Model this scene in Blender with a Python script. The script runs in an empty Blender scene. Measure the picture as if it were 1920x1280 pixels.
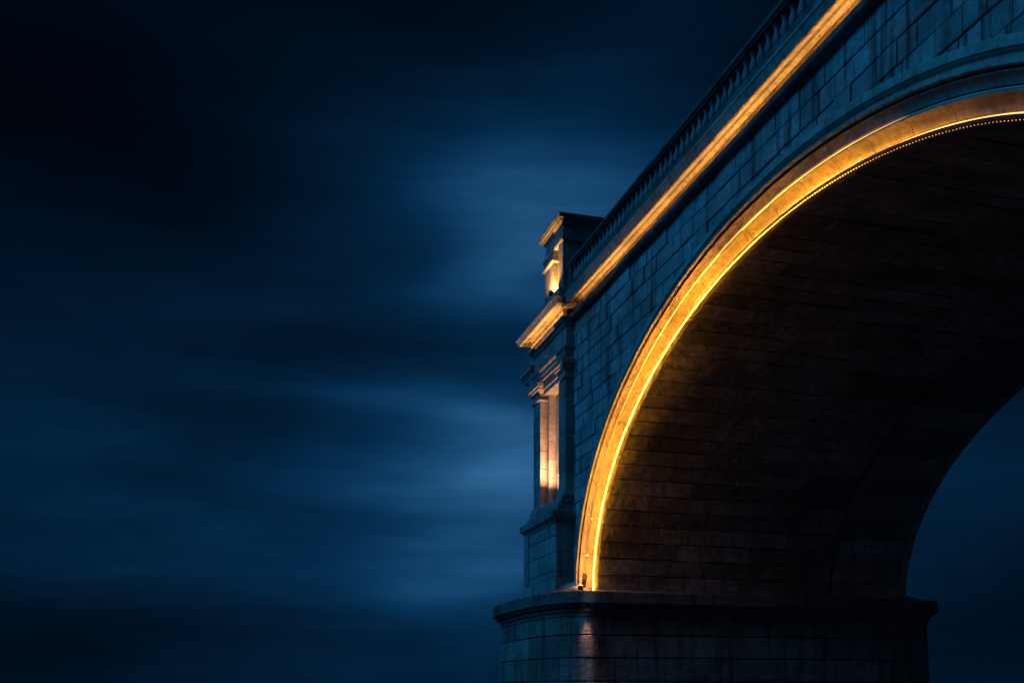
import bpy, bmesh, math, random
from mathutils import Vector
R = math.radians
random.seed(11)
scene = bpy.context.scene
COL = scene.collection

# ------------------------------------------------------------------ camera
# world: +Y runs along the bridge away from the camera, +X across it, camera at z = 0
YAW = R(16.03)
cam_d = bpy.data.cameras.new('camera')
cam = bpy.data.objects.new('camera', cam_d); COL.objects.link(cam)
cam_d.sensor_width = 36.0
cam_d.lens = 35.236
cam_d.shift_y = (1290 - 640) / 1920.0
cam_d.clip_start = 0.1; cam_d.clip_end = 6000
cam.location = (0, 0, 0)
cam.rotation_euler = (R(90), 0, -YAW)
scene.camera = cam

# ------------------------------------------------------------------ sky
SUN_DIR = Vector((-0.80, -0.08, 0.62)).normalized()      # towards the light
world = bpy.data.worlds.new('World'); scene.world = world
world.use_nodes = True
nt = world.node_tree; N = nt.nodes; L = nt.links
for n in list(N): N.remove(n)
def nd(tree, typ, **kw):
    n = tree.nodes.new(typ)
    for k, v in kw.items(): setattr(n, k, v)
    return n
def mth(tree, op, a, b=None, clamp=False):
    n = tree.nodes.new('ShaderNodeMath'); n.operation = op; n.use_clamp = clamp
    for i, v in enumerate((a, b)):
        if v is None: continue
        if isinstance(v, (int, float)): n.inputs[i].default_value = v
        else: tree.links.new(v, n.inputs[i])
    return n.outputs[0]
def mrange(tree, v, a, b, c, d, mode='SMOOTHSTEP'):
    n = tree.nodes.new('ShaderNodeMapRange'); n.interpolation_type = mode
    tree.links.new(v, n.inputs[0])
    for i, q in enumerate((a, b, c, d)): n.inputs[i + 1].default_value = q
    return n.outputs[0]
wout = nd(nt, 'ShaderNodeOutputWorld'); bg = nd(nt, 'ShaderNodeBackground')
sky = nd(nt, 'ShaderNodeTexSky', sky_type='NISHITA'); sky.sun_disc = False
sky.sun_elevation = math.asin(SUN_DIR.z); sky.sun_rotation = math.atan2(SUN_DIR.x, SUN_DIR.y)
sky.air_density = 1.6; sky.dust_density = 0.2; sky.ozone_density = 4.0
tc = nd(nt, 'ShaderNodeTexCoord')
sep = nd(nt, 'ShaderNodeSeparateXYZ'); L.new(tc.outputs['Generated'], sep.inputs[0])
# sky angles, measured from the heading of the road down the river
az = mth(nt, 'SUBTRACT', mth(nt, 'ARCTAN2', sep.outputs[0], sep.outputs[1]), YAW)
el = mth(nt, 'ARCSINE', sep.outputs[2])
def skynoise(sc, zs, detail, off, rough=0.5):
    mp = nd(nt, 'ShaderNodeMapping'); L.new(tc.outputs['Generated'], mp.inputs[0])
    mp.inputs['Rotation'].default_value = (R(5), R(-10), 0)
    mp.inputs['Scale'].default_value = (sc, sc, sc * zs)
    mp.inputs['Location'].default_value = off
    nz = nd(nt, 'ShaderNodeTexNoise'); L.new(mp.outputs[0], nz.inputs[0])
    nz.inputs['Scale'].default_value = 1.0; nz.inputs['Detail'].default_value = detail
    nz.inputs['Roughness'].default_value = rough
    return nz.outputs[0]
wx = mth(nt, 'MULTIPLY', mth(nt, 'SUBTRACT', skynoise(3.0, 2.0, 2, (5.0, 1.0, 2.0)), 0.5), 0.2)
wz = mth(nt, 'MULTIPLY', mth(nt, 'SUBTRACT', skynoise(3.5, 2.0, 2, (1.0, 9.0, 4.0)), 0.5), 0.10)
azw = mth(nt, 'ADD', az, wx); elw = mth(nt, 'ADD', el, wz)
def veil(a, e, sa, se, amp, tilt=0.0):
    """a wind-drawn sheet of thin lit cloud at azimuth a, elevation e (degrees)"""
    du = mth(nt, 'SUBTRACT', azw, R(a)); dv = mth(nt, 'SUBTRACT', elw, R(e))
    dv = mth(nt, 'SUBTRACT', dv, mth(nt, 'MULTIPLY', du, tilt))
    q = mth(nt, 'ADD', mth(nt, 'POWER', mth(nt, 'MULTIPLY', du, 1 / R(sa)), 2.0), mth(nt, 'POWER', mth(nt, 'MULTIPLY', dv, 1 / R(se)), 2.0))
    return mth(nt, 'MULTIPLY', mth(nt, 'EXPONENT', mth(nt, 'MULTIPLY', q, -1.0)), amp)
c1 = skynoise(2.4, 3.6, 1.5, (3.1, 0.4, 1.7))
c2 = skynoise(5.5, 3.6, 2.0, (0.3, 7.2, 2.9))
cl = mth(nt, 'ADD', mth(nt, 'MULTIPLY', c1, 0.8), mth(nt, 'MULTIPLY', c2, 0.2))
clm = mrange(nt, cl, 0.32, 0.68, 0.5, 1.45)
val = mth(nt, 'ADD', mrange(nt, el, R(2), R(33), 0.017, 0.005), veil(-12, 11, 28, 7, 0.016))
for v in ((1, 17, 13, 12, 0.055, 0), (6.5, 24, 7, 5, 0.055, 0), (-3.2, 21.6, 5, 1.6, 0.10, 0.06), (1.8, 12.0, 6, 2.8, 0.12, 0.10), (1.5, 24.5, 6, 3.2, 0.045, 0.0), (-3.5, 15.2, 5, 1.4, 0.05, 0),
          (-15, 9.7, 9, 1.0, 0.018, 0.05), (0.5, 6.8, 6, 1.1, 0.04, 0.03), (-8, 16.3, 9, 1.0, 0.028, 0.0), (24, 11.0, 9, 4.5, 0.034, 0.0), (9, 33, 9, 6, 0.016, 0)):
    val = mth(nt, 'ADD', val, veil(*v))
# the dusk side of the sky, behind the viewer, holds more light
val = mth(nt, 'ADD', val, mth(nt, 'MULTIPLY', mrange(nt, sep.outputs[1], 0.35, -0.6, 0.0, 0.045), mrange(nt, el, R(-2), R(60), 1.0, 0.4)))
c3 = skynoise(9.0, 9.0, 4.0, (2.3, 4.1, 0.9), 0.6)
val = mth(nt, 'MULTIPLY', val, mth(nt, 'MULTIPLY', clm, mrange(nt, c3, 0.25, 0.75, 0.9, 1.1)))
val = mth(nt, 'MULTIPLY', val, mrange(nt, sep.outputs[2], -0.08, 0.0, 0.1, 1.0))
# the clear-sky model gives the slow change of light over the dome; dusk leaves only its blue
bw = nd(nt, 'ShaderNodeRGBToBW'); L.new(sky.outputs[0], bw.inputs[0])
dome = mth(nt, 'POWER', bw.outputs[0], 0.15)
hue = nd(nt, 'ShaderNodeMix', data_type='RGBA')
L.new(mrange(nt, val, 0.05, 0.26, 0, 1, 'LINEAR'), hue.inputs[0])
hue.inputs[6].default_value = (0.02, 0.34, 1.0, 1); hue.inputs[7].default_value = (0.12, 0.47, 1.0, 1)
L.new(hue.outputs[2], bg.inputs[0])
SKY_GAIN = 1.0
L.new(mth(nt, 'MULTIPLY', mth(nt, 'MULTIPLY', val, dome), SKY_GAIN), bg.inputs[1])
L.new(bg.outputs[0], wout.inputs[0])

# ------------------------------------------------------------------ dusk sun (last blue light from the open side)
sd = bpy.data.lights.new('dusk_sun', 'SUN'); sun = bpy.data.objects.new('dusk_sun', sd); COL.objects.link(sun)
sd.energy = 1.3; sd.color = (0.022, 0.375, 1.0); sd.angle = R(30)
sun.rotation_euler = SUN_DIR.to_track_quat('Z', 'Y').to_euler()

# ------------------------------------------------------------------ view
vs = scene.view_settings
vs.view_transform = 'Standard'; vs.look = 'None'; vs.exposure = 0; vs.gamma = 1; vs.use_curve_mapping = False
scene.cycles.use_denoising = True
scene.cycles.max_bounces = 6; scene.cycles.diffuse_bounces = 4
scene.cycles.sample_clamp_indirect = 4.0

# ------------------------------------------------------------------ main measures (metres)
X0, X1 = 11.0, 22.2                 # the two faces of the bridge
YC, EA, EB, ZS = 18.378, 10.58, 6.5986, 2.997   # intrados ellipse
YT0, YT1 = 30.9, 34.4               # turret on the pier
PYC = 32.7                          # pier centre
YEND0 = 3.0                         # where the built bridge stops behind the camera's right
ZROLL = 11.9

# ------------------------------------------------------------------ materials
def base_mat(name):
    m = bpy.data.materials.new(name); m.use_nodes = True
    t = m.node_tree; b = t.nodes['Principled BSDF']
    return m, t, b
def noise(t, vec, scale, detail=4, rough=0.55, dist=0.0):
    n = t.nodes.new('ShaderNodeTexNoise'); t.links.new(vec, n.inputs[0])
    n.inputs['Scale'].default_value = scale; n.inputs['Detail'].default_value = detail
    n.inputs['Roughness'].default_value = rough; n.inputs['Distortion'].default_value = dist
    return n.outputs[0]
def mapped(t, vec, sc):
    n = t.nodes.new('ShaderNodeMapping'); t.links.new(vec, n.inputs[0]); n.inputs['Scale'].default_value = sc
    return n.outputs[0]
def mixc(t, f, a, b, mode='MIX'):
    n = t.nodes.new('ShaderNodeMix'); n.data_type = 'RGBA'; n.blend_type = mode
    for i, v in ((0, f), (6, a), (7, b)):
        if isinstance(v, (int, float)): n.inputs[i].default_value = v
        elif isinstance(v, tuple): n.inputs[i].default_value = v
        else: t.links.new(v, n.inputs[i])
    return n.outputs[2]
def stone(name, light, dark, streak=0.5, rough=0.85, bump=0.5, grain=9.0, var=0.3, spill=None):
    m, t, b = base_mat(name)
    tcn = t.nodes.new('ShaderNodeTexCoord'); v = tcn.outputs['Object']
    oi = t.nodes.new('ShaderNodeObjectInfo')
    big = noise(t, v, 0.8, 4, 0.6)
    fine = noise(t, v, grain, 6, 0.65)
    col = mixc(t, mrange(t, big, 0.3, 0.72, 0, 1), light + (1,), dark + (1,))
    col = mixc(t, mrange(t, fine, 0.35, 0.7, 0, 0.45), col, tuple(x * 0.45 for x in dark) + (1,))
    # rain streaks running down the wall
    st = noise(t, mapped(t, v, (2.6, 2.6, 0.16)), 1.6, 5, 0.6, 0.3)
    st2 = noise(t, mapped(t, v, (7.0, 7.0, 0.5)), 1.0, 3, 0.6)
    sm = mth(t, 'MULTIPLY', mrange(t, st, 0.48, 0.64, 0, streak), mrange(t, st2, 0.3, 0.65, 0.35, 1))
    col = mixc(t, sm, col, tuple(x * 0.22 for x in dark) + (1,))
    # every stone its own tone
    hv = t.nodes.new('ShaderNodeHueSaturation'); t.links.new(col, hv.inputs['Color'])
    t.links.new(mrange(t, oi.outputs['Random'], 0, 1, 1 - var, 1 + var, 'LINEAR'), hv.inputs['Value'])
    col = hv.outputs[0]
    if spill:
        col = spill(t, v, col)
    t.links.new(col, b.inputs['Base Color'])
    b.inputs['Roughness'].default_value = rough
    b.inputs['Specular IOR Level'].default_value = 0.25
    pit = t.nodes.new('ShaderNodeTexVoronoi'); t.links.new(v, pit.inputs[0]); pit.inputs['Scale'].default_value = 14
    h = mth(t, 'ADD', mth(t, 'MULTIPLY', fine, 1.0), mth(t, 'MULTIPLY', noise(t, v, 2.4, 5, 0.6), 1.4))
    h = mth(t, 'ADD', h, mth(t, 'MULTIPLY', mrange(t, pit.outputs[0], 0.0, 0.25, 0, 1), 0.25))
    bp = t.nodes.new('ShaderNodeBump'); bp.inputs['Strength'].default_value = bump
    bp.inputs['Distance'].default_value = 0.05
    t.links.new(h, bp.inputs['Height']); t.links.new(bp.outputs[0], b.inputs['Normal'])
    return m
def painted_spill(t, v, col):
    # warm lamp light painted as a pale column on the pier, under the arch foot
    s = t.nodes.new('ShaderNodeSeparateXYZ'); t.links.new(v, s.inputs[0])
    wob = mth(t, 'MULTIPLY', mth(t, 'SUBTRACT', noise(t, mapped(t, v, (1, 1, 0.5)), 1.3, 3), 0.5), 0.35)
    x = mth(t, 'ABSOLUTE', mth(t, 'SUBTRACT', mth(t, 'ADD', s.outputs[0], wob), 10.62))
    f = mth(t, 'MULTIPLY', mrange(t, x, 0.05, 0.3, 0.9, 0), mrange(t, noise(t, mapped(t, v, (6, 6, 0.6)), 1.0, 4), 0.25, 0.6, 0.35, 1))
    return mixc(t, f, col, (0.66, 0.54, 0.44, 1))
M = {}
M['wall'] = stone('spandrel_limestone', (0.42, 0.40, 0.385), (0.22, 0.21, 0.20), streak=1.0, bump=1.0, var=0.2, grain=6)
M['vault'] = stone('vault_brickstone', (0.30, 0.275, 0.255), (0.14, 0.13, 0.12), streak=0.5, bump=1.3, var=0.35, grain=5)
M['trim'] = stone('trim_limestone', (0.45, 0.40, 0.33), (0.32, 0.275, 0.22), streak=0.4, bump=0.5, var=0.12)
M['turret'] = stone('turret_limestone', (0.34, 0.31, 0.275), (0.20, 0.18, 0.16), streak=0.6, bump=0.4, var=0.14)
M['pier'] = stone('pier_granite', (0.27, 0.215, 0.175), (0.14, 0.105, 0.085), streak=0.8, bump=0.9, var=0.28, spill=painted_spill)
M['bed'] = stone('bed_course_stone', (0.24, 0.18, 0.12), (0.12, 0.085, 0.055), streak=0.4, bump=0.5, var=0.3)  # darker than the trim in place of the weaker light on this course
M['dark_stone'] = stone('dark_limestone', (0.17, 0.16, 0.15), (0.07, 0.065, 0.06), streak=0.6, bump=0.4, var=0.2)  # limestone in a plain darker tone for rail, plinth, string course and deck
M['mortar'] = stone('mortar', (0.06, 0.055, 0.05), (0.035, 0.03, 0.03), streak=0.2, bump=0.3, var=0.0)
m, t, b = base_mat('black_metal'); b.inputs['Base Color'].default_value = (0.02, 0.02, 0.022, 1)
b.inputs['Metallic'].default_value = 0.6; b.inputs['Roughness'].default_value = 0.45; M['metal'] = m
def emis(name, color, strength, fade=None):
    m, t, b = base_mat(name)
    b.inputs['Base Color'].default_value = (0.8, 0.7, 0.5, 1)
    b.inputs['Emission Color'].default_value = color + (1,)
    b.inputs['Emission Strength'].default_value = strength
    if fade:                      # voltage drop along the rope: it dims away from its feed at the pier
        v = t.nodes.new('ShaderNodeNewGeometry').outputs['Position']
        s = t.nodes.new('ShaderNodeSeparateXYZ'); t.links.new(v, s.inputs[0])
        cr = t.nodes.new('ShaderNodeValToRGB'); t.links.new(mrange(t, s.outputs[1], 6.0, 30.0, 0, 1, 'LINEAR'), cr.inputs[0])
        e = cr.color_ramp.elements
        while len(e) < len(fade): e.new(0.5)
        for k, (y, f) in enumerate(fade):
            e[k].position = (y - 6.0) / 24.0; e[k].color = (f, f, f, 1)
        uneven = mrange(t, noise(t, mapped(t, v, (0, 1.0, 0.6)), 0.9, 2), 0.3, 0.7, 0.7, 1.25)      # modules of the rope differ
        t.links.new(mth(t, 'MULTIPLY', mth(t, 'MULTIPLY', cr.outputs[0], strength), uneven), b.inputs['Emission Strength'])
    return m

# ------------------------------------------------------------------ mesh helpers
def smooth(me, ang=32):
    for p in me.polygons: p.use_smooth = True
    me.set_sharp_from_angle(angle=R(ang))
def mesh(name, verts, faces, mat, parent=None, sm=None):
    me = bpy.data.meshes.new(name); me.from_pydata(verts, [], faces); me.validate(); me.update()
    bm = bmesh.new(); bm.from_mesh(me); bmesh.ops.recalc_face_normals(bm, faces=bm.faces); bm.to_mesh(me); bm.free()
    me.materials.append(mat)
    if sm: smooth(me, sm)
    o = bpy.data.objects.new(name, me); COL.objects.link(o)
    if parent: o.parent = parent
    return o
def empty(name, loc=(0, 0, 0)):
    o = bpy.data.objects.new(name, None); COL.objects.link(o); o.location = loc; o.empty_display_size = 0.3
    return o
def tag(o, label=None, cat=None, group=None, kind=None):
    if label: o['label'] = label
    if cat: o['category'] = cat
    if group: o['group'] = group
    if kind: o['kind'] = kind
    return o
def rings(name, rs, mat, parent=None, cap=True, sm=None, close=True):
    """loft closed rings of points"""
    n = len(rs[0]); v = [p for r in rs for p in r]; f = []
    for i in range(len(rs) - 1):
        for k in range(n if close else n - 1):
            a = i * n + k; b = i * n + (k + 1) % n
            f.append((a, b, b + n, a + n))
    if cap:
        f.append(tuple(range(n))); f.append(tuple(range((len(rs) - 1) * n, len(rs) * n)))
    return mesh(name, v, f, mat, parent, sm)
def jit(a): return random.uniform(-a, a)
def box(name, x0, x1, y0, y1, z0, z1, mat, parent=None, ch=0.0, j=0.0):
    """box, optionally with chamfered vertical and horizontal arrises and slight unevenness"""
    if ch <= 0:
        r = lambda z: [(x0, y0, z), (x1, y0, z), (x1, y1, z), (x0, y1, z)]
        return rings(name, [r(z0), r(z1)], mat, parent)
    def r(z, i):
        a0, a1, b0, b1 = x0 + i, x1 - i, y0 + i, y1 - i; c = ch
        return [(a0 + c, b0, z), (a1 - c, b0, z), (a1, b0 + c, z), (a1, b1 - c, z), (a1 - c, b1, z), (a0 + c, b1, z), (a0, b1 - c, z), (a0, b0 + c, z)]
    rs = [r(z0, ch), r(z0 + ch, 0), r(z1 - ch, 0), r(z1, ch)]
    if j:
        rs = [[(p[0] + jit(j), p[1] + jit(j), p[2] + jit(j)) for p in q] for q in rs]
    return rings(name, rs, mat, parent)
def moulded(name, x0, x1, y0, y1, prof, mat, parent=None, sm=28):
    """rectangular block whose outline follows prof = [(projection, z), ...] all round"""
    rs = [[(x0 - p, y0 - p, z), (x1 + p, y0 - p, z), (x1 + p, y1 + p, z), (x0 - p, y1 + p, z)] for p, z in prof]
    return rings(name, rs, mat, parent, sm=sm)
def along_y(name, prof, y0, y1, mat, parent=None, sm=28):
    """closed profile [(x, z)] pushed along the bridge"""
    return rings(name, [[(x, y0, z) for x, z in prof], [(x, y1, z) for x, z in prof]], mat, parent, sm=sm)
def arc(cx, cz, rx, rz, a0, a1, n):
    return [(cx + rx * math.cos(R(a0 + (a1 - a0) * k / n)), cz + rz * math.sin(R(a0 + (a1 - a0) * k / n))) for k in range(n + 1)]
# ellipse of the arch, offset q outwards along the normal
def ell(t, q=0.0):
    c, s = math.cos(t), math.sin(t)
    nx, nz = c / EA, s / EB; l = math.hypot(nx, nz)
    return YC + EA * c + q * nx / l, ZS + EB * s + q * nz / l
# arc-length table
TT = [math.pi * k / 2000 for k in range(2001)]; SS = [0.0]
for k in range(2000):
    a, b2 = ell(TT[k]), ell(TT[k + 1]); SS.append(SS[-1] + math.hypot(a[0] - b2[0], a[1] - b2[1]))
STOT = SS[-1]
def t_at(s):
    s = max(0, min(STOT, s)); lo, hi = 0, 2000
    while hi - lo > 1:
        mid = (lo + hi) // 2
        if SS[mid] <= s: lo = mid
        else: hi = mid
    return TT[lo] + (TT[hi] - TT[lo]) * (s - SS[lo]) / max(1e-9, SS[hi] - SS[lo])
def ring_sweep(name, prof, t0, t1, n, mat, parent=None, face=X0, sgn=-1, sm=28):
    """closed profile [(projection, q)] swept round the arch"""
    rs = []
    for k in range(n + 1):
        t = t0 + (t1 - t0) * k / n
        rs.append([(face + sgn * p,) + ell(t, q) for p, q in prof])
    return rings(name, rs, mat, parent, sm=sm)

# ------------------------------------------------------------------ river
def river():
    o = mesh('river_water', [(-3000, -3000, -1.7), (3000, -3000, -1.7), (3000, 3000, -1.7), (-3000, 3000, -1.7)], [(0, 1, 2, 3)], None or M['metal'])
    m, t, b = base_mat('river_water'); o.data.materials.clear(); o.data.materials.append(m)
    b.inputs['Base Color'].default_value = (0.006, 0.012, 0.018, 1); b.inputs['Roughness'].default_value = 0.12
    v = t.nodes.new('ShaderNodeTexCoord').outputs['Object']
    bp = t.nodes.new('ShaderNodeBump'); bp.inputs['Strength'].default_value = 0.5; bp.inputs['Distance'].default_value = 0.15
    t.links.new(noise(t, v, 0.9, 5), bp.inputs['Height']); t.links.new(bp.outputs[0], b.inputs['Normal'])
    tag(o, kind='structure')
river()

# ------------------------------------------------------------------ the bridge
bridge = tag(empty('stone_bridge', (X0, PYC, -1.7)),
             'great stone arch bridge with gold lit archivolt rising out of its rounded pier', 'bridge')
bridge_inv = bridge.matrix_world.copy()
def keep(o):                       # meshes are modelled in world coordinates: undo the parent's offset
    o.matrix_parent_inverse.translation = (-X0, -PYC, 1.7)
    return o
class Part:
    """a part of the bridge: its own core mesh, pieces hang under it"""
    pass

# ---- vault: dark mortar shell with voussoir stones showing on the soffit
def shell(name, q0, q1, xa, xb, n, mat, parent):
    rs = []
    for k in range(n + 1):
        t = math.pi * k / n
        a, b2 = ell(t, q0), ell(t, q1)
        rs.append([(xa, a[0], a[1]), (xb, a[0], a[1]), (xb, b2[0], b2[1]), (xa, b2[0], b2[1])])
    return rings(name, rs, mat, parent, sm=20)
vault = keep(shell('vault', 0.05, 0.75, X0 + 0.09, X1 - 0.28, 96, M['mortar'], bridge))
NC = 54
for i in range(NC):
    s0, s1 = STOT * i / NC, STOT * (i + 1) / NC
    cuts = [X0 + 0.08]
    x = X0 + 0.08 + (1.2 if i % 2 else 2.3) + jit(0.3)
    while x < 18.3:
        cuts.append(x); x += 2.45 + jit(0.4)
    cuts += [19.25, 19.34, X1 - 0.31]           # gap to dark mortar, put in for the soft shading before the last ring
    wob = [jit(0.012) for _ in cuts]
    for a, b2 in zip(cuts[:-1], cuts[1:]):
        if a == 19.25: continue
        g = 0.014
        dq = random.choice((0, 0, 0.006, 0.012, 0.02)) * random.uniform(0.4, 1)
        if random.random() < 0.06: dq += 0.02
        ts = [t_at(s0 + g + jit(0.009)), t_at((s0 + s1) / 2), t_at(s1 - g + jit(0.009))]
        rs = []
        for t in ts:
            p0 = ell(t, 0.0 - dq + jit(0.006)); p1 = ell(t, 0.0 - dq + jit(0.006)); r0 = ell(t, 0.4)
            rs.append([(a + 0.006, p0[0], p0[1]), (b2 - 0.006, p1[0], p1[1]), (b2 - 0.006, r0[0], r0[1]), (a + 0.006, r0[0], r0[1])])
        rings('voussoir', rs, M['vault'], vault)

# ---- archivolt, near face: moulded ring cut into stones
AP = [(-0.075, 0.0), (0.03, 0.0), (0.045, 0.006), (0.086, 0.046), (0.086, 0.053), (-0.045, 0.056), (-0.045, 0.14), (-0.02, 0.15), (-0.005, 0.18), (0.02, 0.222), (0.06, 0.265), (0.11, 0.30), (0.16, 0.316), (0.20, 0.321), (0.222, 0.323),
      (0.225, 0.35), (0.13, 0.352), (0.13, 0.41), (0.20, 0.415), (0.212, 0.45), (0.238, 0.49), (0.275, 0.525), (0.325, 0.552),
      (0.34, 0.555), (0.34, 0.575), (0.27, 0.58), (0.27, 0.61), (0.41, 0.612), (0.43, 0.622), (0.43, 0.665), (0.35, 0.675), (0.265, 0.69), (0.265, 0.80), (0.285, 0.81), (0.32, 0.83), (0.34, 0.86), (0.36, 0.865),
      (0.36, 1.0), (0.345, 1.02), (0.0, 1.03), (-0.075, 1.03)]
arch = keep(ring_sweep('archivolt', [(-0.28, 0.3), (-0.06, 0.3), (-0.06, 0.98), (-0.28, 0.98)], 0, math.pi, 90, M['mortar'], bridge))
NA = 26
for i in range(NA):
    s0, s1 = STOT * i / NA + 0.007, STOT * (i + 1) / NA - 0.007
    dp = jit(0.005)
    ring_sweep('archivolt_stone', [(p + dp, q) for p, q in AP], t_at(s0), t_at(s1), 10, M['trim'], arch)
# far face: the same ring, seen only as an edge
AF = [(-0.27, 0.0), (0.0, 0.0), (0.06, 0.12), (0.22, 0.315), (0.22, 0.36), (0.35, 0.56), (0.38, 0.63), (0.30, 0.645), (0.30, 1.02), (-0.27, 1.03)]
ofar = keep(ring_sweep('archivolt', AF, 0, math.pi, 80, M['trim'], bridge, face=X1, sgn=1))

# ---- spandrel walls
def ze(y, q=1.03):
    """height of the extrados above y"""
    lo, hi = 0.0, math.pi
    if y >= ell(0, q)[0] or y <= ell(math.pi, q)[0]: return -9
    for _ in range(40):
        mid = (lo + hi) / 2
        if ell(mid, q)[0] > y: lo = mid
        else: hi = mid
    return ell(lo, q)[1]
def wall_slab(name, xa, xb, y0, y1, ztop, mat, parent, zbot=ZS, q=0.9, n=160):
    top, bot = [], []
    ys = [y0 + (y1 - y0) * k / n for k in range(n + 1)]
    rs = []
    for y in ys:
        z = max(zbot, ze(y, q))
        rs.append([(xa, y, z), (xb, y, z), (xb, y, ztop), (xa, y, ztop)])
    return rings(name, rs, mat, parent)
sp = keep(wall_slab('spandrel_wall', X0 + 0.035, X0 + 0.6, YEND0, YT0 + 0.3, ZROLL + 0.2, M['mortar'], bridge))
keep(wall_slab('spandrel_wall', X1 - 0.6, X1, YEND0, 36.5, ZROLL + 0.2, M['wall'], bridge))
CH = 0.455
zt = ZROLL + 0.04; row = 0
while zt > ZS:
    zb = max(ZS, zt - CH)
    y = YT0 + 0.15 + (0.35 if row % 2 else 0.0)
    first = True
    while y > YEND0 + 0.5:
        w = random.uniform(0.5, 0.92)
        ya, yb = y - w, y; y = ya
        g = 0.0135
        n = 6
        ys = [ya + g + (yb - ya - 2 * g) * k / n for k in range(n + 1)]
        lows = [max(zb + g, ze(q)) for q in ys]
        ok = [(q, l) for q, l in zip(ys, lows) if zt - g - l > 0.03]
        if len(ok) < 2: continue
        pr = random.choice((0, 0.004, 0.008, 0.016, 0.028)) + jit(0.004)
        xf = X0 - pr; tl = jit(0.022)
        rs = []
        for q, l in ok:
            j1, j2 = jit(0.005), jit(0.005)
            xx = xf + tl * (q - ya)
            rs.append([(xx + 0.012, q, l + j1), (xx, q, l + 0.014 + j1), (xx, q, zt - g - 0.014 + j2), (xx + 0.012, q, zt - g + j2), (X0 + 0.2, q, zt - g), (X0 + 0.2, q, l)])
        rings('wall_stone', rs, M['wall'], sp)
    zt = zb; row += 1

# ---- string course (round moulding under the lit cornice) and cornice
def roll_profile(xw):
    return [(xw + 0.3, ZROLL), (xw - 0.02, ZROLL), (xw - 0.045, ZROLL + 0.015), (xw - 0.05, ZROLL + 0.03)] + \
           [(xw - 0.05 - 0.16 * math.sin(R(a)), ZROLL + 0.12 - 0.09 * math.cos(R(a))) for a in range(0, 121, 12)] + \
           [(xw - 0.185, ZROLL + 0.175), (xw - 0.195, ZROLL + 0.18), (xw - 0.195, ZROLL + 0.235), (xw - 0.175, ZROLL + 0.235), (xw - 0.17, ZROLL + 0.18), (xw + 0.3, ZROLL + 0.18)]
def cornice_profile(xw, dz=0.0):
    z = ZROLL + dz
    return [(xw + 0.3, z + 0.50), (xw - 0.085, z + 0.50), (xw - 0.09, z + 0.512), (xw - 0.12, z + 0.535), (xw - 0.17, z + 0.545), (xw - 0.20, z + 0.545), (xw - 0.205, z + 0.58), (xw - 0.235, z + 0.58), (xw - 0.24, z + 0.515), (xw - 0.27, z + 0.512),
            (xw - 0.33, z + 0.505), (xw - 0.365, z + 0.49), (xw - 0.37, z + 0.45), (xw - 0.425, z + 0.45), (xw - 0.432, z + 0.465), (xw - 0.50, z + 0.61), (xw - 0.515, z + 0.615), (xw - 0.525, z + 0.65), (xw - 0.525, z + 0.68), (xw + 0.3, z + 0.70)]
roll = keep(along_y('string_course', [(X0 + 0.25, ZROLL + 0.01), (X0 + 0.02, ZROLL + 0.01), (X0 + 0.02, ZROLL + 0.16), (X0 + 0.25, ZROLL + 0.16)], YEND0, YT0, M['mortar'], bridge))
corn = keep(along_y('cornice', [(X0 + 0.25, ZROLL + 0.2), (X0 - 0.03, ZROLL + 0.2), (X0 - 0.03, ZROLL + 0.52), (X0 - 0.06, ZROLL + 0.56), (X0 - 0.35, ZROLL + 0.58), (X0 + 0.25, ZROLL + 0.6)], YEND0, YT0, M['mortar'], bridge))
y = YT0 - 0.02
while y > YEND0:
    w = random.uniform(1.0, 1.5)
    along_y('string_course_stone', roll_profile(X0), max(YEND0, y - w + 0.005), y, M['dark_stone'], roll)
    y -= w
y = YT0 - 0.02
while y > YEND0:
    w = random.uniform(0.85, 1.25)
    o = along_y('cornice_stone', cornice_profile(X0), max(YEND0, y - w + 0.016), y, M['trim'], corn)
    y -= w
y = YT0 - 0.3
while y > YEND0:
    w = random.uniform(0.5, 0.8)
    box('bed_stone', X0 - 0.06 + jit(0.004), X0 + 0.2, max(YEND0, y - w + 0.02), y, ZROLL + 0.184, ZROLL + 0.498, M['bed'], corn, ch=0.01, j=0.003)
    y -= w
# deck between the two parapets, and the far cornice
keep(box('deck', X0 + 0.32, X1 - 0.1, YEND0, 36.5, ZROLL + 0.15, ZROLL + 0.5, M['dark_stone'], bridge))
keep(along_y('cornice', [(2 * X1 - x - (X1 - X0) - 0 if False else X1 + (X0 - x), z) for x, z in cornice_profile(X0)], YEND0, 36.4, M['dark_stone'], bridge))

# ---- piers
def pier_path(off, n=26, yc=PYC, hy=3.95, ax=1.12, xl=10.75, e=2.7, axf=1.25):
    xr = X0 + X1 - xl; pts = []
    hy += off; ax += off; axf += off
    def f(u): return math.copysign(abs(u) ** (2 / e), u)
    for k in range(n + 1):          # near nose, from +Y round -X to -Y
        a = R(90 + 180 * k / n); pts.append((xl + ax * f(math.cos(a)), yc + hy * f(math.sin(a))))
    m2 = 8
    for k in range(1, m2): pts.append((xl + (xr - xl) * k / m2, yc - hy))
    for k in range(n + 1):
        a = R(-90 + 180 * k / n); pts.append((xr + axf * f(math.cos(a)), yc + hy * f(math.sin(a))))
    for k in range(1, m2): pts.append((xr - (xr - xl) * k / m2, yc + hy))
    return pts
def path_loft(name, levels, mat, parent, yc=PYC, sm=25):
    return rings(name, [[(x, y, z) for x, y in pier_path(o, yc=yc)] for o, z in levels], mat, parent, sm=sm)
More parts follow.
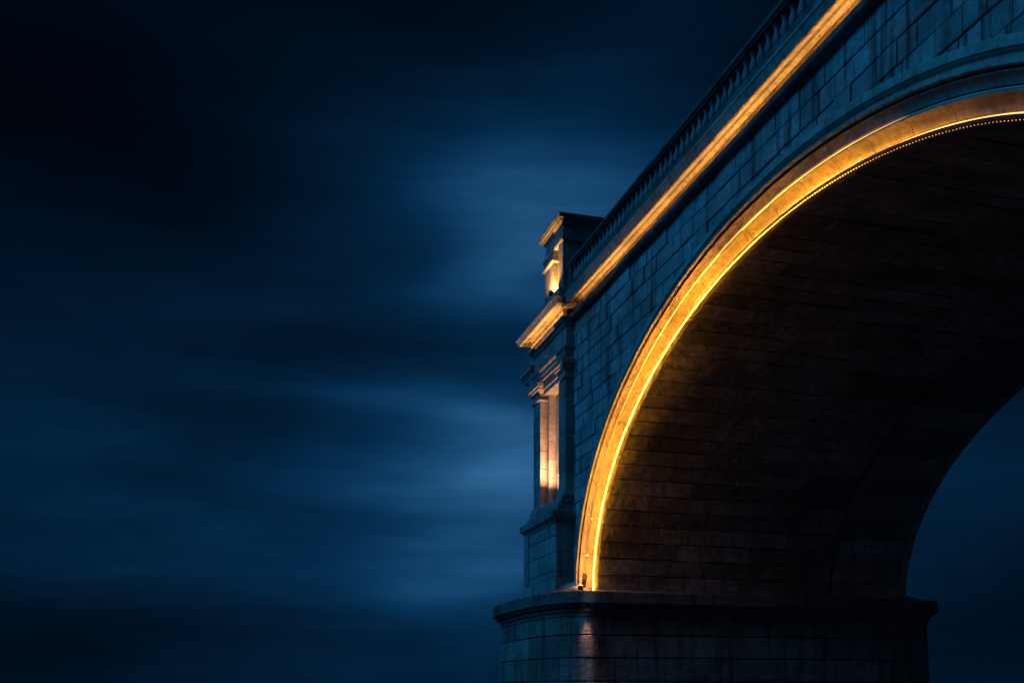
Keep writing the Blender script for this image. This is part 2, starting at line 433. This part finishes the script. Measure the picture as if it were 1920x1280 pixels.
def pier(yc, fine):
    core = keep(path_loft('pier', [(0.30, -4.0), (0.12, -1.7), (-0.06, 2.3), (-0.06, 2.9)], M['mortar'], bridge, yc))
    ztop = 2.24; courses = []
    z = ztop
    for h in (0.60, 0.70, 0.72, 0.72, 0.75, 0.8): courses.append((z - h, z)); z -= h
    def bat(z): return 0.0 + (ztop - z) * 0.045
    for ci, (za, zb) in enumerate(courses):
        pa0, pb0 = pier_path(bat(za), yc=yc), pier_path(bat(zb), yc=yc)
        ia, ib = pier_path(-0.35, yc=yc), None
        n = len(pa0)
        # cut the course into stones of about 1.8 m
        per = [0.0]
        for k in range(n):
            a, b2 = pa0[k], pa0[(k + 1) % n]; per.append(per[-1] + math.dist(a, b2))
        tot = per[-1]; ns = 11 if fine else 8
        def at(path, s):
            s %= tot
            k = max(i for i in range(n) if per[i] <= s)
            u = (s - per[k]) / max(1e-9, per[k + 1] - per[k]); a, b2 = path[k], path[(k + 1) % n]
            return (a[0] + (b2[0] - a[0]) * u, a[1] + (b2[1] - a[1]) * u)
        off = (ci % 2) * 0.5 + jit(0.12)
        for si in range(ns):
            sa, sb = tot * (si + off) / ns + 0.006, tot * (si + 1 + off) / ns - 0.006
            rs = []; m2 = 14; pr = jit(0.008); tw = jit(0.004)
            for k in range(m2 + 1):
                s = sa + (sb - sa) * k / m2
                a, b2, c = at(pa0, s), at(pb0, s), at(ia, s)
                def out(p, d):
                    v = Vector((p[0] - c[0], p[1] - c[1])).normalized(); return (p[0] + v.x * d, p[1] + v.y * d)
                e0 = out(a, pr - 0.02); e1 = out(a, pr); e2 = out(b2, pr); e3 = out(b2, pr - 0.02)
                rs.append([e0 + (za + 0.014,), e1 + (za + 0.034,), e2 + (zb - 0.034,), e3 + (zb - 0.014,), c + (zb - 0.014,), c + (za + 0.014,)])
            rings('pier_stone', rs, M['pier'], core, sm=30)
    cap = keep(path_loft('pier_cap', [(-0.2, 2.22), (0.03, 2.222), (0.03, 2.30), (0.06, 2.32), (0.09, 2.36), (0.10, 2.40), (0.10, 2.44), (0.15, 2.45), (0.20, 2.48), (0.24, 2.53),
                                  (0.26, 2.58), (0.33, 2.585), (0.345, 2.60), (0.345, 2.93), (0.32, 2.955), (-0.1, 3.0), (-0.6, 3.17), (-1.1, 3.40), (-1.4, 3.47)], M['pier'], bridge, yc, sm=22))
    return core
pier(PYC, True)
pier(YC - (PYC - YC), False)
# pier wall behind the turret up to the deck (closes the bridge's end)
keep(box('abutment_wall', X0 + 0.62, X1 - 0.62, YT0 - 0.4, 36.4, 2.9, ZROLL + 0.14, M['wall'], bridge))
keep(box('abutment_wall', X0 + 0.3, X1 - 0.3, YEND0 + 0.1, 7.0, 2.9, ZROLL + 0.14, M['wall'], bridge))

# ---- turret: pedestal
XP = 10.36
def courses(name, part, x0, x1, y0, y1, zs, mat, cutsy=(), ch=0.012):
    for k, (za, zb) in enumerate(zip(zs[:-1], zs[1:])):
        ys = [y0] + [c + jit(0.08) for c in (cutsy if k % 2 == 0 else [c - 0.55 for c in cutsy])] + [y1]
        for a, b2 in zip(ys[:-1], ys[1:]):
            box(name, x0 + jit(0.006), x1, a + (0.006 if a != y0 else 0), b2 - (0.006 if b2 != y1 else 0), za + 0.008, zb - 0.008, mat, part, ch=ch, j=0.003)
ped = keep(box('turret_pedestal', XP + 0.05, X0 + 0.5, YT0 + 0.05, YT1 - 0.1, 2.9, 5.6, M['mortar'], bridge))
courses('pedestal_stone', ped, XP - 0.05, X0 + 0.4, YT0 - 0.05, YT1, (2.95, 3.62), M['turret'], (32.3,))
courses('pedestal_stone', ped, XP, X0 + 0.4, YT0, YT1 - 0.05, (3.62, 3.84, 4.45, 5.0, 5.42), M['turret'], (32.0, 33.3))
box('corner_strip', XP - 0.045, XP + 0.03, YT1 - 0.5, YT1 - 0.02, 3.66, 5.4, M['turret'], ped, ch=0.01)
moulded('pedestal_cap', XP, X0 + 0.4, YT0, YT1 - 0.05, [(0.0, 5.40), (0.035, 5.405), (0.035, 5.45), (0.05, 5.47), (0.08, 5.49), (0.10, 5.53), (0.10, 5.545), (0.155, 5.55), (0.16, 5.56), (0.16, 5.76), (0.14, 5.79), (-0.05, 5.82)], M['turret'], ped)
moulded('plinth_step', XP + 0.08, X0 + 0.4, YT0 + 0.02, YT1 - 0.02, [(0.0, 5.8), (0.0, 5.99), (-0.03, 6.0), (-0.06, 6.03), (-0.08, 6.10), (-0.08, 6.13)], M['turret'], ped)
moulded('plinth_step', XP + 0.2, X0 + 0.4, YT0 + 0.02, YT1, [(0.0, 6.1), (0.0, 6.26), (-0.03, 6.3)], M['turret'], ped)
# pilasters and niche
XS = 10.69
def pilaster(y0, y1):
    p = keep(box('turret_pilaster', XS + 0.04, X0 + 0.45, y0 + 0.04, y1 - 0.04, 6.2, 10.9, M['mortar'], bridge))
    courses('pilaster_stone', p, XS, X0 + 0.4, y0, y1, (6.42, 7.08, 7.72, 8.36, 9.0, 9.56, 10.1), M['turret'], (), ch=0.008)
    moulded('pilaster_base', XS, X0 + 0.4, y0, y1, [(0.08, 6.27), (0.08, 6.34), (0.055, 6.36), (0.05, 6.40), (0.015, 6.42), (0.0, 6.44)], M['turret'], p)
    moulded('capital', XS, X0 + 0.4, y0, y1, [(0.0, 10.09), (0.045, 10.11), (0.06, 10.14), (0.045, 10.17), (0.012, 10.18), (0.012, 10.36), (0.03, 10.38), (0.06, 10.42), (0.10, 10.48), (0.115, 10.49),
                                              (0.12, 10.56), (0.165, 10.57), (0.17, 10.70), (0.15, 10.74), (0.0, 10.76)], M['turret'], p)
    return p
pilaster(YT0, 31.6)
pfar = pilaster(33.6, YT1)
niche = keep(box('turret_niche', 11.26, X0 + 0.6, 31.55, 33.65, 6.2, 10.9, M['mortar'], bridge))
courses('niche_stone', niche, 11.22, 11.5, 31.58, 33.62, (6.28, 6.95, 7.6, 8.3, 8.95, 9.6, 10.2, 10.8), M['turret'], (32.6,), ch=0.008)
for k, (za, zb) in enumerate(zip((6.28, 6.75, 7.4, 8.04, 8.68, 9.3, 9.9), (6.75, 7.4, 8.04, 8.68, 9.3, 9.9, 10.45))):
    box('jamb_stone', 10.95, 11.3, 33.44, 33.62, za + 0.006, zb - 0.006, M['turret'], niche, ch=0.008)
    box('jamb_stone', 10.95, 11.3, 31.58, 31.76, za + 0.006, zb - 0.006, M['turret'], niche, ch=0.008)
moulded('lintel', 10.8, X0 + 0.4, 31.62, 33.58, [(0.0, 10.3), (0.0, 10.45), (0.03, 10.47), (0.03, 10.55), (0.0, 10.8)], M['turret'], niche)
# entablature
ent = keep(box('turret_entablature', XS + 0.05, X0 + 0.5, YT0 + 0.05, YT1 - 0.05, 10.7, 12.3, M['mortar'], bridge))
moulded('architrave', XS, X0 + 0.4, YT0, YT1, [(0.0, 10.75), (0.0, 10.9), (0.02, 10.905), (0.02, 11.05), (0.05, 11.07), (0.075, 11.11), (0.075, 11.14), (0.0, 11.15)], M['turret'], ent)
for ya, yb in ((YT0, 32.05), (32.062, 33.2), (33.212, YT1)):
    box('frieze_stone', XS + 0.02, X0 + 0.4, ya, yb, 11.155, 11.79, M['turret'], ent, ch=0.008)
for yy in (32.9, 33.6):
    box('wall_anchor', XS - 0.03, XS + 0.05, yy, yy + 0.07, 11.36, 11.5, M['trim'], ent, ch=0.01)
rp = [(XS - x, z) for x, z in roll_profile(XS)]
cp = [(XS - x, z) for x, z in cornice_profile(XS, 0.012)]
moulded('string_course', XS, X0 + 0.4, YT0, YT1, [(0.0, 11.80), (0.02, 11.805), (0.03, 11.84), (0.06, 11.86), (0.06, 11.905), (0.05, 11.93), (0.13, 11.95), (0.18, 12.0), (0.19, 12.04), (0.17, 12.085), (0.0, 12.09)], M['turret'], ent)
cyc = [YT0, 31.62, 32.5, 33.4, YT1]
tc_prof = [(p, z) for p, z in cp if p > -0.2]
cn = moulded('cornice', XS, X0 + 0.4, YT0, YT1, tc_prof + [(-0.1, tc_prof[-1][1] + 0.03)], M['trim'], ent)
# joints of the lit cornice: thin sunk lines are real gaps between bed stones
for k in range(7):
    yy = YT0 + 0.35 + k * 0.5
    box('bed_stone', XS - 0.06, XS + 0.1, yy - 0.235, yy + 0.235, 12.095, 12.408, M['trim'], ent, ch=0.008)
# attic block on top
att = keep(box('turret_attic', 10.9, 12.3, YT0 + 0.1, 32.6, 12.4, 15.0, M['mortar'], bridge))
moulded('blocking_course', 10.42, 12.5, YT0 - 0.15, 33.0, [(0.16, 12.45), (0.16, 12.62), (0.12, 12.66), (0.03, 12.70), (0.0, 12.74), (0.0, 12.98), (-0.03, 13.02), (-0.1, 13.04)], M['turret'], att)
box('corner_pier', 10.6, 12.4, YT0, 31.36, 13.0, 14.58, M['turret'], att, ch=0.01)
box('attic_stone', 10.86, 12.4, 31.365, 31.76, 13.0, 14.58, M['turret'], att, ch=0.006)
box('attic_pilaster', 10.57, 12.4, 31.765, 32.72, 13.0, 14.2, M['turret'], att, ch=0.01)
moulded('attic_capital', 10.57, 12.4, 31.765, 32.72, [(0.0, 14.2), (0.05, 14.215), (0.07, 14.25), (0.07, 14.30), (0.02, 14.31), (0.02, 14.50), (0.06, 14.53), (0.06, 14.58)], M['turret'], att)
moulded('attic_band', 10.6, 12.4, YT0, 32.7, [(0.0, 14.585), (0.035, 14.59), (0.05, 14.63), (0.05, 14.68), (0.0, 14.70)], M['turret'], att)
box('attic_stone', 10.6, 12.4, YT0, 32.7, 14.705, 15.09, M['turret'], att, ch=0.01)
moulded('attic_cap', 10.6, 12.4, YT0, 32.7, [(0.0, 15.095), (0.03, 15.10), (0.035, 15.15), (0.07, 15.17), (0.11, 15.21), (0.12, 15.25), (0.17, 15.26), (0.18, 15.33), (0.2, 15.36), (0.2, 15.40), (-0.3, 15.5)], M['turret'], att)
# bracket on the turret's far end, curving out under its own small cornice
cur = [(34.1, 8.3), (34.25, 8.6)] + [(34.25 + 1.35 * (1 - math.cos(R(a))) , 8.6 + 2.75 * math.sin(R(a))) for a in range(15, 91, 15)]
bp_ = [(YT1 - 0.15, 8.3)] + [(max(y, YT1 - 0.1), z) for y, z in cur] + [(YT1 - 0.15, 11.35)]
brk = keep(rings('turret_bracket', [[(10.73, y, z) for y, z in bp_], [(11.5, y, z) for y, z in bp_]], M['turret'], bridge, sm=30))
moulded('bracket_cap', 10.73, 11.5, 34.5, 35.6, [(0.0, 11.2), (0.03, 11.22), (0.04, 11.30), (0.07, 11.34), (0.12, 11.42), (0.16, 11.44), (0.17, 11.58), (0.0, 11.62)], M['turret'], brk)
moulded('bracket_neck', 10.75, 11.5, 34.4, 35.05, [(0.0, 11.6), (0.0, 12.3)], M['turret'], brk)
# far side pedestal (its edge shows past the vault)
fp = keep(box('turret_pedestal', X1 - 0.4, X1 + 0.6, YT0 - 0.3, YT1, 2.95, 5.4, M['turret'], bridge, ch=0.02))
moulded('pedestal_cap', X1 - 0.4, X1 + 0.6, YT0 - 0.3, YT1, [(0.0, 5.40), (0.1, 5.5), (0.16, 5.56), (0.16, 5.8)], M['turret'], fp)
keep(box('turret_pilaster', X1 - 0.4, X1 + 0.3, YT0, YT1, 5.8, 12.2, M['turret'], bridge, ch=0.02))

# pieces under a part share the part's frame: nothing to undo there, parts carry the offset
# ------------------------------------------------------------------ balustrade
BX = 10.80
bal = tag(empty('balustrade', (BX, 17, ZROLL + 0.6)), 'dark stone balustrade with turned balusters along the top of the bridge', 'balustrade')
def keepb(o): o.matrix_parent_inverse.translation = (-BX, -17, -ZROLL - 0.6); return o
ZB0, ZB1 = 12.97, 13.50
keepb(along_y('plinth', [(BX + 0.17, 12.44), (BX - 0.17, 12.44), (BX - 0.17, 12.80), (BX - 0.14, 12.83), (BX - 0.14, ZB0 - 0.03), (BX - 0.12, ZB0), (BX + 0.14, ZB0), (BX + 0.17, 12.80)], YEND0, 30.62, M['dark_stone'], bal))
keepb(along_y('rail', [(BX + 0.14, ZB1), (BX - 0.14, ZB1), (BX - 0.15, ZB1 + 0.03), (BX - 0.19, ZB1 + 0.05), (BX - 0.2, ZB1 + 0.09), (BX - 0.18, ZB1 + 0.15), (BX - 0.12, ZB1 + 0.18), (BX + 0.12, ZB1 + 0.18), (BX + 0.19, ZB1 + 0.1)], YEND0, 30.55, M['dark_stone'], bal))
def baluster_mesh():
    h = ZB1 - ZB0
    pr = [(0.085, 0.0), (0.085, 0.05), (0.06, 0.055), (0.055, 0.075), (0.075, 0.10), (0.098, 0.15), (0.10, 0.19), (0.088, 0.25), (0.065, 0.32), (0.05, 0.38), (0.045, 0.42), (0.06, 0.435), (0.06, 0.455), (0.048, 0.465), (0.08, 0.48), (0.085, 0.49), (0.085, h)]
    n = 12; rs = []
    for r, z in [(q * 0.9, w) for q, w in pr]: rs.append([(r * math.cos(2 * math.pi * k / n), r * math.sin(2 * math.pi * k / n), z - 0.002 + (0.004 if z == h else 0)) for k in range(n)])
    return rings('baluster', rs, M['turret'], bal, sm=40)
b0 = baluster_mesh(); y = 30.2; k = 0
while y > YEND0 + 0.3:
    if k == 0: o = b0
    else:
        o = b0.copy(); COL.objects.link(o)
    o.parent = bal
    o.location = (0, y - 17, ZB0 - ZROLL - 0.6); o.rotation_euler.z = random.random() * 6
    y -= 0.31; k += 1
keepb(box('end_post', BX - 0.13, BX + 0.13, 30.33, 30.6, ZB0 - 0.01, ZB1 + 0.01, M['dark_stone'], bal, ch=0.01))

# ------------------------------------------------------------------ lamps
def tube(name, pts, r, mat, parent=None, n=8):
    rs = []
    for k, p in enumerate(pts):
        p = Vector(p); a = Vector(pts[max(0, k - 1)]); b2 = Vector(pts[min(len(pts) - 1, k + 1)])
        d = (b2 - a).normalized(); u = d.cross(Vector((1, 0, 0)) if abs(d.x) < 0.9 else Vector((0, 0, 1))).normalized(); w = d.cross(u)
        rs.append([tuple(p + u * r * math.cos(2 * math.pi * q / n) + w * r * math.sin(2 * math.pi * q / n)) for q in range(n)])
    return rings(name, rs, mat, parent, sm=60)
GOLD = (1.0, 0.395, 0.022); AMBER = (1.0, 0.47, 0.10)
pts = []
for k in range(0, 181):
    t = math.pi * k / 180
    yy, zz = ell(t, 0.072); pts.append((X0 - 0.022, yy, zz))
FADE = [(7.0, 0.005), (11.5, 0.02), (12.7, 0.06), (14.0, 0.17), (15.8, 0.45), (18.0, 0.72), (22.0, 0.95), (28.8, 1.0)]
o = tube('rope_light', pts, 0.012, emis('arch_rope_glow', GOLD, 80, FADE), None, 6)
tag(o, 'golden rope light tucked behind the inner lip of the arch moulding', 'rope light')
pts = []
for k in range(0, 181):
    t = math.pi * k / 180
    yy, zz = ell(t, 0.374); pts.append((X0 - 0.188, yy, zz))
o = tube('rope_light', pts, 0.012, emis('cove_rope_glow', GOLD, 120, [(6.0, 0.0), (14.0, 0.0), (17.0, 0.05), (20.0, 0.35), (23.5, 0.8), (28.8, 1.0)]), None, 6)
tag(o, 'golden rope light sunk in the dark groove between the two arch mouldings', 'rope light')
# string of small bulbs along the very edge of the soffit
st = tag(empty('string_light', (X0 - 0.09, YC + EA, ZS)), 'thin string of tiny golden bulbs along the lower edge of the arch', 'string light')
def keeps(o): o.matrix_parent_inverse.translation = (-X0 + 0.09, -YC - EA, -ZS); return o
FB = [(7.0, 0.002), (12.0, 0.0025), (15.0, 0.006), (18.0, 0.06), (22.0, 0.6), (28.8, 1.0)]
wire = []
for k in range(0, 241):
    yy, zz = ell(math.pi * k / 240, -0.016); wire.append((X0 - 0.09, yy, zz))
keeps(tube('wire', wire, 0.004, M['metal'], st, 5))
bm_ = emis('bulb_glow', GOLD, 420, FB); r_ = 0.0075; n_ = 8
pr_ = [(r_ * math.sin(R(a)), -r_ * 1.5 * math.cos(R(a))) for a in (12, 50, 90, 130, 168)]
bulb = rings('bulb', [[(rr * math.cos(2 * math.pi * k / n_), rr * math.sin(2 * math.pi * k / n_), zz) for k in range(n_)] for rr, zz in pr_], bm_, st, sm=60)
NB = 290
for k in range(NB):
    if k: 
        o = bulb.copy(); COL.objects.link(o)
    else: o = bulb
    o.parent = st
    t = t_at(0.05 + 0.083 * k); yy, zz = ell(t, -0.030 + jit(0.003))
    o.location = (jit(0.002), yy - YC - EA, zz - ZS); o.rotation_euler = (t, 0, 0)
o = tube('rope_light', [(X0 - 0.145, y, ZROLL + 0.205) for y in (YEND0, 10, 20, 29.9)], 0.012, emis('cornice_rope_glow', AMBER, 80, [(6.0, 0.75), (14.0, 0.8), (20.0, 1.0), (30.0, 1.0)]), None, 6)
tag(o, 'long straight amber rope light under the bridge cornice below the balustrade', 'rope light')
o = tube('rope_light', [(XS - 0.12, y, 12.102) for y in (YT0 + 0.05, 32, 33, YT1 + 0.05)], 0.012, emis('turret_rope_glow', AMBER, 85), None, 6)
tag(o, 'short amber rope light under the projecting turret cornice above the niche', 'rope light')

def floodlight(loc, aim, power, color, size, label, r=0.09, blend=0.6, lr=0.05, lens=6, shield=False, hang=False):
    """small round uplighter: foot, yoke and lamp head with a lens; its spot lamp sits in front of the lens"""
    f = tag(empty('floodlight', loc), label, 'floodlight')
    d = (Vector(aim) - Vector(loc)).normalized(); q = d.to_track_quat('Z', 'Y')
    def lathe(name, pr, mat, par):
        n = 14; rs = []
        for rr, zz in pr:
            rs.append([tuple(q @ Vector((rr * math.cos(2 * math.pi * k / n), rr * math.sin(2 * math.pi * k / n), zz)) + Vector((0, 0, r * 1.35))) for k in range(n)])
        return rings(name, rs, mat, par, sm=35)
    hd = lathe('lamp_head', [(r * 0.35, -r * 1.1), (r * 0.8, -r * 0.9), (r, -r * 0.3), (r, r * 0.75), (r * 1.06, r * 0.78), (r * 1.06, r * 0.92), (r * 0.9, r * 0.92), (r * 0.88, r * 0.8)], M['metal'], f)
    lathe('lens', [(r * 0.86, r * 0.7), (r * 0.86, r * 0.82), (r * 0.5, r * 0.86)], emis('lens_glow', color, lens), f)
    if shield:                     # added plate, there only to keep the beam off the vault
        u = Vector((1, 0, 0)); u = (u - d * u.dot(d)).normalized(); w = d.cross(u).normalized(); c0 = Vector((0, 0, r * 1.35))
        qd = lambda k, e: [tuple(c0 + u * (r * 1.1 + e) + w * (sx * 0.16) + d * dd) for sx, dd in ((-1, 0.02), (1, 0.02), (1, k), (-1, k))]
        rings('added_shield', [qd(0.42, 0.0), qd(0.42, 0.012)], M['metal'], f)
    zf = r * 2.7 if hang else 0.0
    box('foot_plate', -r, r, -r * 0.8, r * 0.8, zf, zf + 0.015, M['metal'], f)
    for s in (-1, 1):
        box('yoke_arm', s * r * 1.1 - 0.008, s * r * 1.1 + 0.008, -0.018, 0.018, min(zf + 0.012, r * 1.2), max(zf, r * 1.5), M['metal'], f)
    ld = bpy.data.lights.new('floodlight_lamp', 'SPOT'); lo = bpy.data.objects.new('floodlight_lamp', ld); COL.objects.link(lo)
    ld.energy = power; ld.color = color; ld.spot_size = R(size); ld.spot_blend = blend; ld.shadow_soft_size = lr
    lo.parent = f; lo.location = d * (r * 1.0) + Vector((0, 0, r * 1.35)); lo.rotation_euler = (-d).to_track_quat('Z', 'Y').to_euler()
    return f
floodlight((10.40, 28.66, 2.985), (10.56, 26.9, 7.4), 700, GOLD, 56, 'small black floodlight on the pier ledge at the foot of the gold arch', r=0.07, blend=0.9, lr=0.03, lens=8, shield=True)
floodlight((10.62, 28.56, 2.43), (10.62, 28.72, 0.3), 46, (1.0, 0.46, 0.22), 44, 'tiny added downlight under the pier cap, lighting the column below the arch foot', r=0.045, blend=1.0, lr=0.07, lens=1.0, hang=True)  # unseen lamp, added to throw the warm column down the pier
floodlight((10.86, 32.3, 6.3), (11.0, 33.5, 10.2), 1700, (1.0, 0.47, 0.22), 100, 'small black floodlight at the foot of the turret niche', r=0.075)
floodlight((10.47, 31.7, 13.045), (10.68, 31.9, 15.2), 560, AMBER, 165, 'small black floodlight on the ledge of the attic block above the turret cornice', r=0.07)
bpy.context.view_layer.update()
